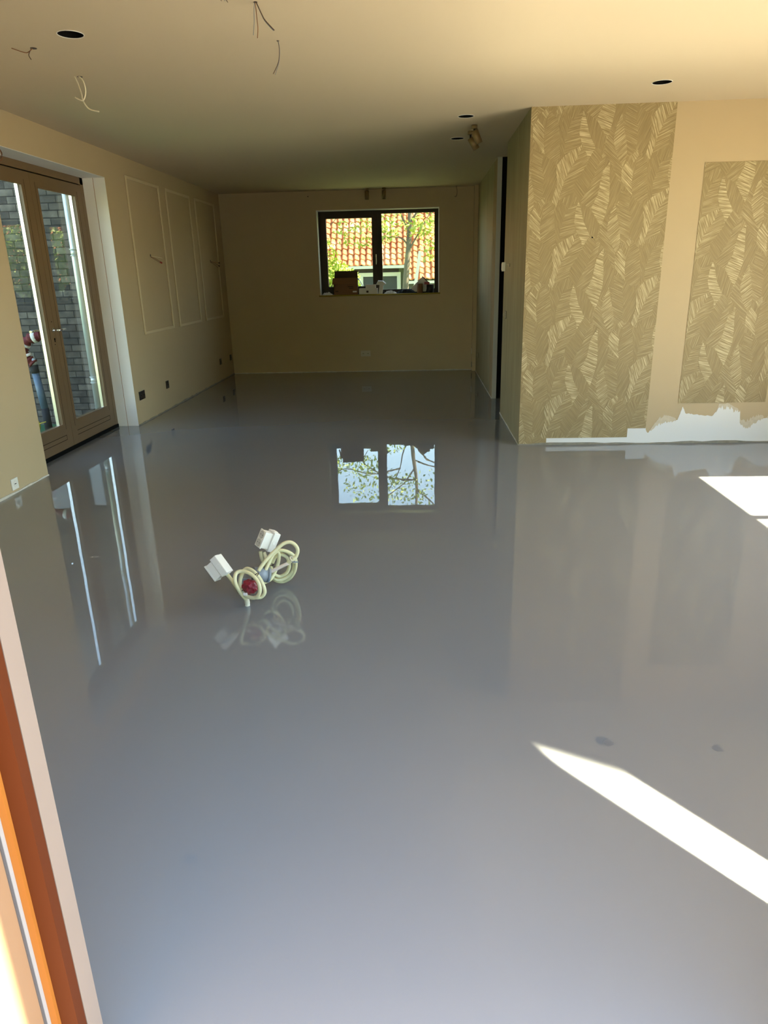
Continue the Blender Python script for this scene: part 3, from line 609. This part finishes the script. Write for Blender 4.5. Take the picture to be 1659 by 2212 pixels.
def spot(x, y, tilt, L, r, label, group, drop=.05):
    e_ = empty('spotlight', (x, y, H), label, 'spotlight', group)
    MB().cyl((x, y, H-.028), (x, y, H), r*.85, 28).build('mount', m_brass, e_)
    MB().cyl((x, y, H-drop-.01), (x, y, H-.028), .008, 10).build('joint', m_tie, e_)
    t = Vector(tilt).normalized(); top_ = Vector((x, y, H-drop)); b = top_+t*L
    hd = MB().cyl(top_, b, r, 32).build('lamp_head', m_brass, e_)
    MB().cyl(b+t*.0005, b+t*.001, r*.88, 28).build('lens', m_black, hd)
spot(.470, 6.606, (.42, .10, -.9), .105, .030, 'brass cylinder spotlight on ceiling, nearer one of the pair by the passage', 'brass spotlights by the passage', .042)
spot(.457, 6.872, (.52, .10, -.86), .105, .030, 'brass cylinder spotlight on ceiling, farther one of the pair by the passage', 'brass spotlights by the passage', .052)
spot(-.739, 10.915, (0, .02, -1), .11, .031, 'brass cylinder spotlight above back window, left one', 'brass spotlights above the back window', .035)
spot(-.492, 10.90, (0, .02, -1), .11, .031, 'brass cylinder spotlight above back window, right one', 'brass spotlights above the back window', .035)

def wires(name, loc, label, parts, cat='loose wires', group=None, plate=None):
    e_ = empty(name, loc, label, cat, group)
    for (pts, r, m) in parts: MB().tube(spline(pts, 6), r, 6).build('wire', m, e_)
    if plate: MB().cyl(plate[0], plate[1], plate[2], 14).build('hole', m_tie, e_)
wires('hanging_cable', (-2.04, 4.7, H), 'pair of cream cables curling down from the ceiling at left', [
    ([(-2.049, 4.7, 2.603), (-2.032, 4.7, 2.556), (-2.02, 4.7, 2.503), (-2.017, 4.7, 2.471), (-1.987, 4.7, 2.427), (-1.928, 4.7, 2.411)], .0042, m_wirew),
    ([(-2.025, 4.7, 2.602), (-1.996, 4.69, 2.573), (-1.989, 4.69, 2.52), (-2.008, 4.69, 2.474), (-2.033, 4.69, 2.475), (-2.058, 4.69, 2.49)], .0042, m_wirew)], 'loose cable', None, ((-2.02, 4.71, H-.0015), (-2.02, 4.71, H), .016))
wires('hanging_wires', (-2.012, 4.15, H), 'two short dark wires at a ceiling hole left of black round opening', [
    ([(-2.012, 4.15, 2.6), (-2.029, 4.15, 2.587), (-2.055, 4.15, 2.582), (-2.108, 4.12, 2.596)], .0022, m_wirer), ([(-2.015, 4.15, 2.6), (-2.036, 4.15, 2.572), (-2.027, 4.15, 2.549)], .0022, m_wire)], plate=((-2.005, 4.15, H-.0015), (-2.005, 4.15, H), .017))
wires('hanging_wires', (-.72, 3.65, H), 'bundle of thin wires fanning down from the ceiling at top centre', [
    ([(-.723, 3.65, 2.602), (-.729, 3.65, 2.566), (-.732, 3.65, 2.523), (-.74, 3.65, 2.474)], .0017, m_pipegrey), ([(-.721, 3.65, 2.602), (-.718, 3.65, 2.533), (-.717, 3.65, 2.501), (-.722, 3.65, 2.462)], .0018, m_wirer),
    ([(-.718, 3.65, 2.602), (-.696, 3.65, 2.554), (-.681, 3.65, 2.528), (-.643, 3.65, 2.489)], .0024, m_wire), ([(-.719, 3.652, 2.602), (-.697, 3.652, 2.553), (-.683, 3.652, 2.526), (-.647, 3.652, 2.488)], .0018, m_pipegrey)], plate=((-.72, 3.65, H-.0015), (-.72, 3.65, H), .009))
wires('hanging_wires', (-.725, 4.2, H), 'curved twin wire hanging from the ceiling below the fanned bundle', [
    ([(-.725, 4.2, 2.602), (-.72, 4.2, 2.558), (-.73, 4.2, 2.502), (-.761, 4.2, 2.451)], .002, m_wire), ([(-.724, 4.2, 2.602), (-.718, 4.2, 2.558), (-.727, 4.2, 2.502), (-.751, 4.2, 2.446)], .0014, m_pipegrey)], plate=((-.725, 4.2, H-.0015), (-.725, 4.2, H), .007))
wires('hanging_wires', (-.85, 3.56, H), 'stubs of wires at the very top edge, left of the fanned bundle', [
    ([(-.863, 3.56, 2.602), (-.861, 3.6, 2.594)], .0016, m_wire), ([(-.848, 3.56, 2.602), (-.845, 3.6, 2.593)], .0014, m_pipegrey), ([(-.84, 3.56, 2.602), (-.833, 3.6, 2.588)], .002, m_wire)])
wires('hanging_wires', (.535, 10.95, H), 'thin dark wire hanging from the ceiling near the far right corner', [
    ([(.535, 10.95, 2.602), (.549, 10.95, 2.525), (.537, 10.95, 2.467), (.513, 10.95, 2.461)], .004, m_wire)])
wires('wall_wires', (XL, 8.007, 1.68), 'wires with red caps poking from the moulded panel nearest the French doors', [
    ([(XL-.002, 8.0, 1.68), (XL+.05, 8.02, 1.675), (XL+.12, 8.03, 1.66)], .0022, m_wirew), ([(XL-.002, 8.0, 1.68), (XL+.05, 8.01, 1.655), (XL+.10, 8.02, 1.62)], .003, m_wirer), ([(XL-.002, 8.0, 1.676), (XL+.04, 8.01, 1.648), (XL+.095, 8.02, 1.612)], .0025, m_wire),
    ([(XL+.092, 8.02, 1.622), (XL+.112, 8.022, 1.608)], .009, m_red)], plate=((XL, 8.0, 1.69), (XL+.002, 8.0, 1.69), .014))
wires('wall_wires', (XL, 10.314, 1.65), 'dark wires poking from the moulded panel nearest the back corner', [
    ([(XL-.002, 10.31, 1.66), (XL+.06, 10.32, 1.65), (XL+.12, 10.32, 1.64)], .003, m_wirer), ([(XL-.002, 10.31, 1.655), (XL+.05, 10.32, 1.64), (XL+.115, 10.32, 1.60)], .003, m_wire), ([(XL-.002, 10.31, 1.65), (XL+.05, 10.32, 1.62), (XL+.10, 10.32, 1.57)], .0022, m_wire),
    ([(XL+.112, 10.32, 1.642), (XL+.128, 10.32, 1.638)], .009, m_tie), ([(XL+.107, 10.32, 1.606), (XL+.122, 10.32, 1.594)], .009, m_tie)], plate=((XL, 10.31, 1.67), (XL+.002, 10.31, 1.67), .014))
wires('wall_wires', (-2.90, 5.25, 2.33), 'loops of brown wire at the head of the French doors, picture left edge', [
    ([(-2.931, 5.25, 2.40), (-2.90, 5.245, 2.34), (-2.885, 5.25, 2.30), (-2.89, 5.255, 2.255), (-2.91, 5.23, 2.24)], .003, m_wirer), ([(-2.931, 5.24, 2.40), (-2.895, 5.25, 2.33), (-2.878, 5.25, 2.29), (-2.90, 5.25, 2.26), (-2.91, 5.22, 2.28)], .0025, m_wire)])

# ---------------------------------------------------------------- sockets
def socket(name, face, u, z, w, h, plate_m, dish_m, label, group=None, n=1, thick=.009):
    """face: ('x', X, dir) or ('y', Y, dir): the plate lies on that wall"""
    ax, V, d = face; e_ = empty(name, (V, u, z) if ax == 'x' else (u, V, z), label, 'wall socket', group)
    def bx(b, u0, u1, z0, z1, t0, t1, bev=0):
        a0, a1 = sorted((V+d*t0, V+d*t1))
        return b.box(a0, a1, u0, u1, z0, z1, bev) if ax == 'x' else b.box(u0, u1, a0, a1, z0, z1, bev)
    bx(MB(), u-w/2, u+w/2, z-h/2, z+h/2, 0, thick, .002).build('cover_plate', plate_m, e_)
    for k in range(n):
        c = u if n == 1 else u + (k-.5)*w/2
        p = lambda t, du=0, dz=0: ((V+d*t, c+du, z+dz) if ax == 'x' else (c+du, V+d*t, z+dz))
        rr = MB().tube([p(thick, .0205*math.cos(2*PI*q/28), .0205*math.sin(2*PI*q/28)) for q in range(28)], .0022, 6, True)
        rr.cyl(p(thick+.0004), p(thick-.001), .019, 28); o = rr.build('outlet', dish_m, e_)
        MB().cyl(p(thick+.0012, .0095), p(thick), .0028, 10).cyl(p(thick+.0012, -.0095), p(thick), .0028, 10).build('pin_hole', m_black, o)
m_blk2 = mat('worn_black_plastic', (.035, .028, .022), .45); m_grey2 = mat('off_white_plastic_worn', (.50, .45, .34), .45)
socket('double_socket', ('x', XL, 1), 7.240, .290, .150, .088, m_blackpl, m_blk2, 'black double wall socket low beside the French doors', None, 2)
socket('single_socket', ('x', XL, 1), 8.023, .284, .082, .086, m_blackpl, m_blk2, 'black single wall socket under the nearest moulded panel', 'black single sockets')
socket('single_socket', ('x', XL, 1), 10.318, .275, .082, .086, m_blackpl, m_blk2, 'black single wall socket, left of the two near the back corner', 'black single sockets')
socket('single_socket', ('x', XL, 1), 10.900, .270, .086, .086, m_blackpl, m_blk2, 'black single wall socket right in the back left corner', 'black single sockets')
socket('single_socket', ('x', XL, 1), 4.706, .070, .082, .082, m_whitepl, m_whitepl, 'white single wall socket just above the floor at left edge')
socket('double_socket', ('y', YB, -1), -.839, .275, .150, .086, m_grey2, m_grey2, 'off-white double wall socket low under the back window', None, 2)
e_ = empty('thermostat', (XC, 7.40, 1.475), 'white wall switch box by the passage opening', 'switch')
MB().box(XC-.030, XC-.0015, 7.36, 7.445, 1.435, 1.52, bev=.003).build('cover', m_whitepl, e_); MB().box(XC-.034, XC-.030, 7.372, 7.432, 1.447, 1.508, bev=.001).build('rocker', m_whitepl, e_)
def backbox(y, z, label, X=XC, s=.036):
    e_ = empty('open_wall_box', (X, y, z), label, 'wall box', 'open wall boxes')
    MB().box(X-.006, X-.0015, y-s, y+s, z-s, z+s).build('box', m_blackpl, e_)
    MB().tube([(X-.006, y+s*math.cos(k*PI/8)*.8, z+s*.8*math.sin(k*PI/8)) for k in range(16)], .003, 6, True).tube(spline([(X-.006, y-.01, z), (X-.03, y, z+.01), (X-.025, y+.015, z-.015)], 4), .002, 6).build('collar_ring', m_grey2, e_)
backbox(7.20, 1.03, 'open dark wall box with wires below the white switch')
backbox(10.43, .285, 'open dark wall box low on the streaked wallpaper at the back')
backbox(7.02, 1.49, 'small dark hole in the wall just right of white switch', s=.014)
e_ = empty('blank_plate', (.797, 10.97, .29), 'small white wall plate on the casing in the far right corner', 'wall plate'); MB().box(.789, .797, 10.93, 11.01, .25, .335, bev=.002).build('plate', m_grey2, e_)
e_ = empty('open_wall_box', (.797, 10.97, .09), 'small black wall box at floor level in the far right corner', 'wall box', 'open wall boxes'); MB().box(.792, .797, 10.935, 11.005, .05, .125).build('box', m_blackpl, e_)
MB().cyl((-1.61, YB, 2.53), (-1.61, YB-.002, 2.53), .007, 12).build('screw_hole', m_black, bpy.data.objects['wall_back'])

# ---------------------------------------------------------------- floor cable bundle
fb = empty('floor_cable_bundle', (-.806, 2.893, 0), 'cream cables coiled round a grey box with two white sockets, standing up from the floor', 'cable bundle')
R = .0088
MB().tube(spline([(-.806, 2.893, -.004), (-.806, 2.893, .015), (-.807, 2.885, .040), (-.812, 2.875, .058)], 5), [.0115]*5+[.0125]*6+[.0095]*5, 12).build('conduit_stub', m_wirew, fb)
def cab(pts, nm='cable', m=m_cable, r=R): return MB().tube(spline(pts, 6), r, 12).build(nm, m, fb)
cab([(-.812, 2.875, .05), (-.83, 2.87, .084), (-.85, 2.87, .119), (-.882, 2.90, .145), (-.895, 2.91, .155)])
cab([(-.803, 2.86, .050), (-.818, 2.84, .091), (-.831, 2.83, .133), (-.837, 2.84, .162), (-.832, 2.86, .180), (-.809, 2.87, .183), (-.773, 2.86, .177), (-.741, 2.845, .155), (-.725, 2.83, .125), (-.728, 2.825, .094), (-.748, 2.83, .071), (-.778, 2.84, .068), (-.806, 2.85, .078), (-.82, 2.87, .10)], 'cable_loop')
cab([(-.812, 2.87, .062), (-.826, 2.88, .089), (-.83, 2.89, .114), (-.829, 2.91, .134), (-.815, 2.92, .164), (-.795, 2.92, .174), (-.760, 2.90, .164), (-.732, 2.885, .133), (-.715, 2.87, .098), (-.715, 2.865, .075), (-.732, 2.862, .058), (-.76, 2.85, .062)], 'cable_loop')
bx_ = MB().cyl((-.780, 2.945, .136), (-.722, 2.975, .118), .034, 28); jb = bx_.build('junction_box', m_pipegrey, fb)
MB().cyl((-.724, 2.974, .1186), (-.714, 2.979, .1155), .036, 28).build('box_lid', m_pipegrey, jb)
MB().box(-.835, -.775, 2.905, 2.915, .105, .130, bev=.003).build('box_lug', m_pipegrey, jb); MB().cyl((-.826, 2.9045, .119), (-.826, 2.906, .119), .004, 10).build('lug_hole', m_black, jb)
tb = bmesh.new(); bmesh.ops.create_icosphere(tb, subdivisions=3, radius=.036)
random.seed(2)
for v in tb.verts: v.co *= 1+.16*math.sin(v.co.x*160+v.co.z*90)*math.cos(v.co.z*140+v.co.y*60); v.co.y *= .8
q = MB(); q.b.free(); q.b = tb; q.xf(Matrix.Translation((-.775, 2.855, .113))); tp = q.build('tape_ball', m_tape, fb, label='dark red tape wrapped in a ball')
MB().box(-.80, -.782, 2.818, 2.826, .086, .098, bev=.002, M=None).build('white_tab', m_paper, tp)
cab([(-.724, 2.975, .124), (-.621, 3.0, .168)], 'pink_conduit', m_pink, .0085)
cab([(-.752, 2.935, .155), (-.720, 2.96, .196), (-.676, 2.99, .236), (-.639, 3.01, .262), (-.609, 3.02, .264), (-.586, 3.02, .247), (-.577, 3.015, .224), (-.586, 3.01, .196), (-.601, 3.0, .183), (-.628, 3.0, .165)], 'cable_loop', r=.0088)
cab([(-.730, 2.955, .135), (-.71, 2.98, .175), (-.692, 3.0, .209), (-.675, 3.02, .218), (-.671, 3.03, .192), (-.678, 3.03, .154), (-.695, 3.02, .111), (-.713, 3.0, .085), (-.735, 2.985, .077), (-.75, 2.96, .08)], 'cable_loop', r=.0085)
cab([(-.711, 3.05, .145), (-.694, 3.06, .176), (-.667, 3.07, .182), (-.642, 3.08, .159), (-.636, 3.085, .117), (-.651, 3.085, .082), (-.682, 3.08, .064), (-.704, 3.07, .075), (-.714, 3.06, .10), (-.722, 3.05, .13)], 'cable_loop')
cab([(-.671, 3.04, .214), (-.646, 3.07, .199), (-.623, 3.09, .167), (-.616, 3.10, .119), (-.627, 3.10, .080), (-.658, 3.10, .049), (-.69, 3.09, .040), (-.715, 3.08, .053), (-.729, 3.06, .093), (-.728, 3.05, .132), (-.71, 3.05, .162), (-.683, 3.05, .188)], 'cable_loop')
cab([(-.69, 3.03, .22), (-.65, 3.05, .21), (-.618, 3.06, .19), (-.604, 3.08, .155), (-.606, 3.09, .115), (-.619, 3.10, .075), (-.643, 3.105, .042), (-.678, 3.11, .022), (-.712, 3.10, .033), (-.731, 3.08, .067), (-.735, 3.04, .11)], 'cable_loop')
cab([(-.763, 3.055, .205), (-.759, 3.05, .172), (-.747, 3.05, .141), (-.730, 3.04, .11)]); cab([(-.747, 3.055, .20), (-.735, 3.04, .167), (-.724, 3.03, .132), (-.714, 3.05, .102)])
def tie(c, nrm, r, m=m_tie, w=.0018):
    nrm = Vector(nrm).normalized(); a = nrm.orthogonal().normalized(); b = nrm.cross(a); c = Vector(c)
    MB().tube([c+(a*math.cos(k*PI/8)+b*math.sin(k*PI/8))*r for k in range(16)], w, 6, True).build('cable_tie', m, fb)
tie((-.750, 2.868, .160), (.6, -.3, -.5), .020); tie((-.717, 3.045, .143), (.2, 0, 1), .014); tie((-.603, 3.01, .180), (.6, 0, .5), .017, m_wirew, .004); tie((-.822, 2.858, .089), (.5, 0, -.8), .013)
MB().tube([(-.603, 2.99, .178), (-.575, 3.0, .172)], .0025, 6).build('cable_tie', m_bluepipe, fb)

def socket_block(center, L, T, label):
    """double socket on a mounting box; local x along L, z along -T (the outlets look to -T)"""
    L = Vector(L).normalized(); T = Vector(T); T = (T-L*T.dot(L)).normalized(); Wd = T.cross(L)
    Mx = Matrix((L, Wd, T)).transposed().to_4x4(); Mx.translation = Vector(center)
    lx, wy = .098, .052
    body = MB().box(-lx/2, lx/2, -wy/2-.004, wy/2+.004, .0, .036, bev=.003).box(-lx/2-.003, -lx/2+.012, -.012, .012, .008, .03, bev=.002).box(lx/2-.012, lx/2+.003, -.012, .012, .008, .03, bev=.002)
    body.tube([Vector((.0+.010*math.cos(k*PI/10), -wy/2-.0045, .018+.010*math.sin(k*PI/10))) for k in range(20)], .0008, 5, True)
    body.xf(Mx); bo = body.build('socket_block', m_whitepl, fb, label=label)
    MB().box(-lx/2+.009, lx/2-.009, -wy/2+.003, wy/2-.003, -.040, .0, bev=.003).box(-lx/2+.006, lx/2-.006, -wy/2, wy/2, -.046, -.038, bev=.002).xf(Mx).build('faceplate', m_whitepl, bo)
    for s in (-1, 1):
        c = s*.020
        rr = MB().tube([(c+.0175*math.cos(2*PI*q/28), .0175*math.sin(2*PI*q/28), -.0465) for q in range(28)], .0014, 6, True); rr.xf(Mx); rr.build('outlet_ring', m_grey2, bo)
        dd = MB().cyl((c, 0, -.0467), (c, 0, -.0462), .0165, 28); dd.xf(Mx); dd.build('outlet_dish', m_grey3, bo)
        hh = MB().cyl((c, .008, -.0473), (c, .008, -.0466), .0022, 10).cyl((c, -.008, -.0473), (c, -.008, -.0466), .0022, 10); hh.xf(Mx); hh.build('pin_hole', m_black, bo)
m_grey3 = mat('shaded_socket_dish', (.55, .53, .47), .5)
vr = lambda a, b, c: r_*a + u_*b + w_*c
socket_block(Vector((-.727, 3.075, .2535)), vr(-.39, -.90, .12), vr(.68, -.24, .68), 'white double socket, right one, its two outlets facing left')
socket_block(Vector((-.930, 2.92, .180)), vr(.60, -.78, -.1), -vr(-.76, -.60, .28), 'white double socket, left one, seen from its side')

# ---------------------------------------------------------------- clutter on the back window board
zb = WZ0+.004
cb = empty('cardboard_box', (-1.11, 11.12, zb), 'brown cardboard box with open flaps on the window board', 'box')
bxs = MB(); x0, x1, y0, y1, z1_ = -1.293, -.932, 11.055, 11.185, 1.395
bxs.box(x0, x1, y0, y0+.004, zb, z1_).box(x0, x1, y1-.004, y1, zb, z1_).box(x0, x0+.004, y0, y1, zb, z1_).box(x1-.004, x1, y0, y1, zb, z1_).box(x0, x1, y0, y1, zb, zb+.004)
bxs.build('box_body', m_card, cb)
MB().prism([(x0-.01, y0-.002, z1_), (x1+.004, y0-.002, z1_), (x1, y0-.040, z1_-.09), (x0-.018, y0-.040, z1_-.09)], (0, .003, 0)).build('front_flap', m_card, cb)
MB().prism([(x0+.005, y1-.002, z1_), (x1-.005, y1-.002, z1_), (x1, y1-.02, z1_+.10), (x0+.01, y1-.02, z1_+.10)], (0, .003, 0)).build('rear_flap', m_cardd, cb)
MB().prism([(x1, y0+.01, z1_), (x1, y1-.01, z1_), (x1+.075, y1-.01, z1_-.12), (x1+.075, y0+.01, z1_-.12)], (.003, 0, .001)).build('side_flap', m_paper, cb); MB().prism([(x0, y0+.01, z1_), (x0, y1-.01, z1_), (x0-.035, y1-.01, z1_-.12), (x0-.035, y0+.01, z1_-.12)], (.003, 0, .001)).build('side_flap', m_paper, cb)
MB().box(-1.005, -.945, y0-.002, y0, 1.185, 1.205).build('paper_label', m_paper, cb)
for u0, wd, q0, q1 in [(-1.27, .044, 1.195, 1.212), (-1.08, .085, 1.262, 1.275), (-1.06, .065, 1.240, 1.252)]:
    MB().box(u0, u0+wd, y0-.0015, y0, q0, q1).build('print_mark', m_cardd, cb)
w_ = None
e_ = empty('white_carton', (-.77, 11.11, zb), 'flat white carton lying right of the cardboard box on the window board', 'box')
MB().box(-.912, -.632, 11.06, 11.18, zb, 1.238, bev=.002).build('carton', m_paper, e_); MB().box(-.80, -.768, 11.0585, 11.06, 1.175, 1.205).build('print_mark', m_cardd, e_)
MB().box(-.812, -.658, 11.075, 11.165, 1.239, 1.291, bev=.002).build('small_carton', m_paper, label='small white carton stacked on the flat white carton', cat='box')
MB().prism([(-.650, 11.08, 1.285), (-.62, 11.08, 1.338), (-.55, 11.08, 1.332), (-.505, 11.08, 1.295), (-.535, 11.08, 1.275)], (0, .05, .012)).prism([(-.62, 11.085, zb+.0), (-.60, 11.085, 1.285), (-.54, 11.085, 1.285), (-.56, 11.085, zb+.0)], (0, .03, 0)).build('open_carton_lid', m_paper, label='small pale open carton tilted beside the white cartons', cat='box')
def heap(name, m, x0, x1, h, label, cat, seed, y=11.11):
    random.seed(seed); b = MB(); N = 14; K = 5; g = []
    for i in range(N+1):
        row = []
        for k in range(K+1):
            t = i/N; s = k/K; env = math.sin(PI*t)**.5*math.sin(PI*s)**.6
            row.append(b.b.verts.new((x0+(x1-x0)*t, y-.05+.10*s, zb + (h*env*random.uniform(.45, 1.0) if 0 < i < N and 0 < k < K else 0.0005))))
        g.append(row)
    for i in range(N):
        for k in range(K): b.b.faces.new((g[i][k], g[i+1][k], g[i+1][k+1], g[i][k+1]))
    return b.build(name, m, label=label, cat=cat)
heap('crumpled_paper', m_paper, -.535, -.34, .055, 'crumpled white paper lying in the middle of the window board', 'paper', 3)
heap('work_gloves', m_darkcl, -.35, -.05, .075, 'black cloth gloves in a heap on the window board', 'gloves', 4)
heap('cable_scraps', m_paper, -1.475, -1.315, .05, 'small heap of pale scraps left of the cardboard box', 'scraps', 5)
tin = lambda x, r, h, m, nm, lb, rim: (MB().cyl((x, 11.12, zb), (x, 11.12, zb+h), r, 24).build(nm, m, label=lb, cat='tin'))
tin(.008, .043, .135, m_card, 'paint_tin', 'small brown tin on the window board, left of the black one', 0)
tin(.165, .055, .12, m_blackpl, 'paint_tin', 'wider black tin at the right end of the window board', 0)
MB().box(.075, .155, 11.08, 11.16, zb+.121, zb+.157, bev=.002).build('red_box', mat('dull_red_card', (.25, .04, .04), .6), label='small red box on top of the black tin', cat='box')
MB().prism([(-.12, 11.165, 1.225), (.052, 11.165, 1.388), (.135, 11.165, 1.306), (.10, 11.165, 1.17), (-.10, 11.165, 1.17)], (0, .004, 0)).build('leaning_sheet', m_paper, label='white sheet leaning in the right corner of back window', cat='paper')
MB().tube([(.045, 11.15, 1.392), (.14, 11.15, 1.30)], .006, 8).build('pen', m_black, label='black stick lying on the edge of leaning white sheet', cat='stick')

random.seed(21)
for cx_, cy_ in ((.597, 1.915), (.93, 1.895)):
    MB().prism([(cx_+.016*math.cos(2*PI*k/14)*random.uniform(.7, 1.2), cy_+.020*math.sin(2*PI*k/14)*random.uniform(.7, 1.2), .00005) for k in range(14)], (0, 0, .00025)).build('matt_spot', m_spot, bpy.data.objects['floor'])
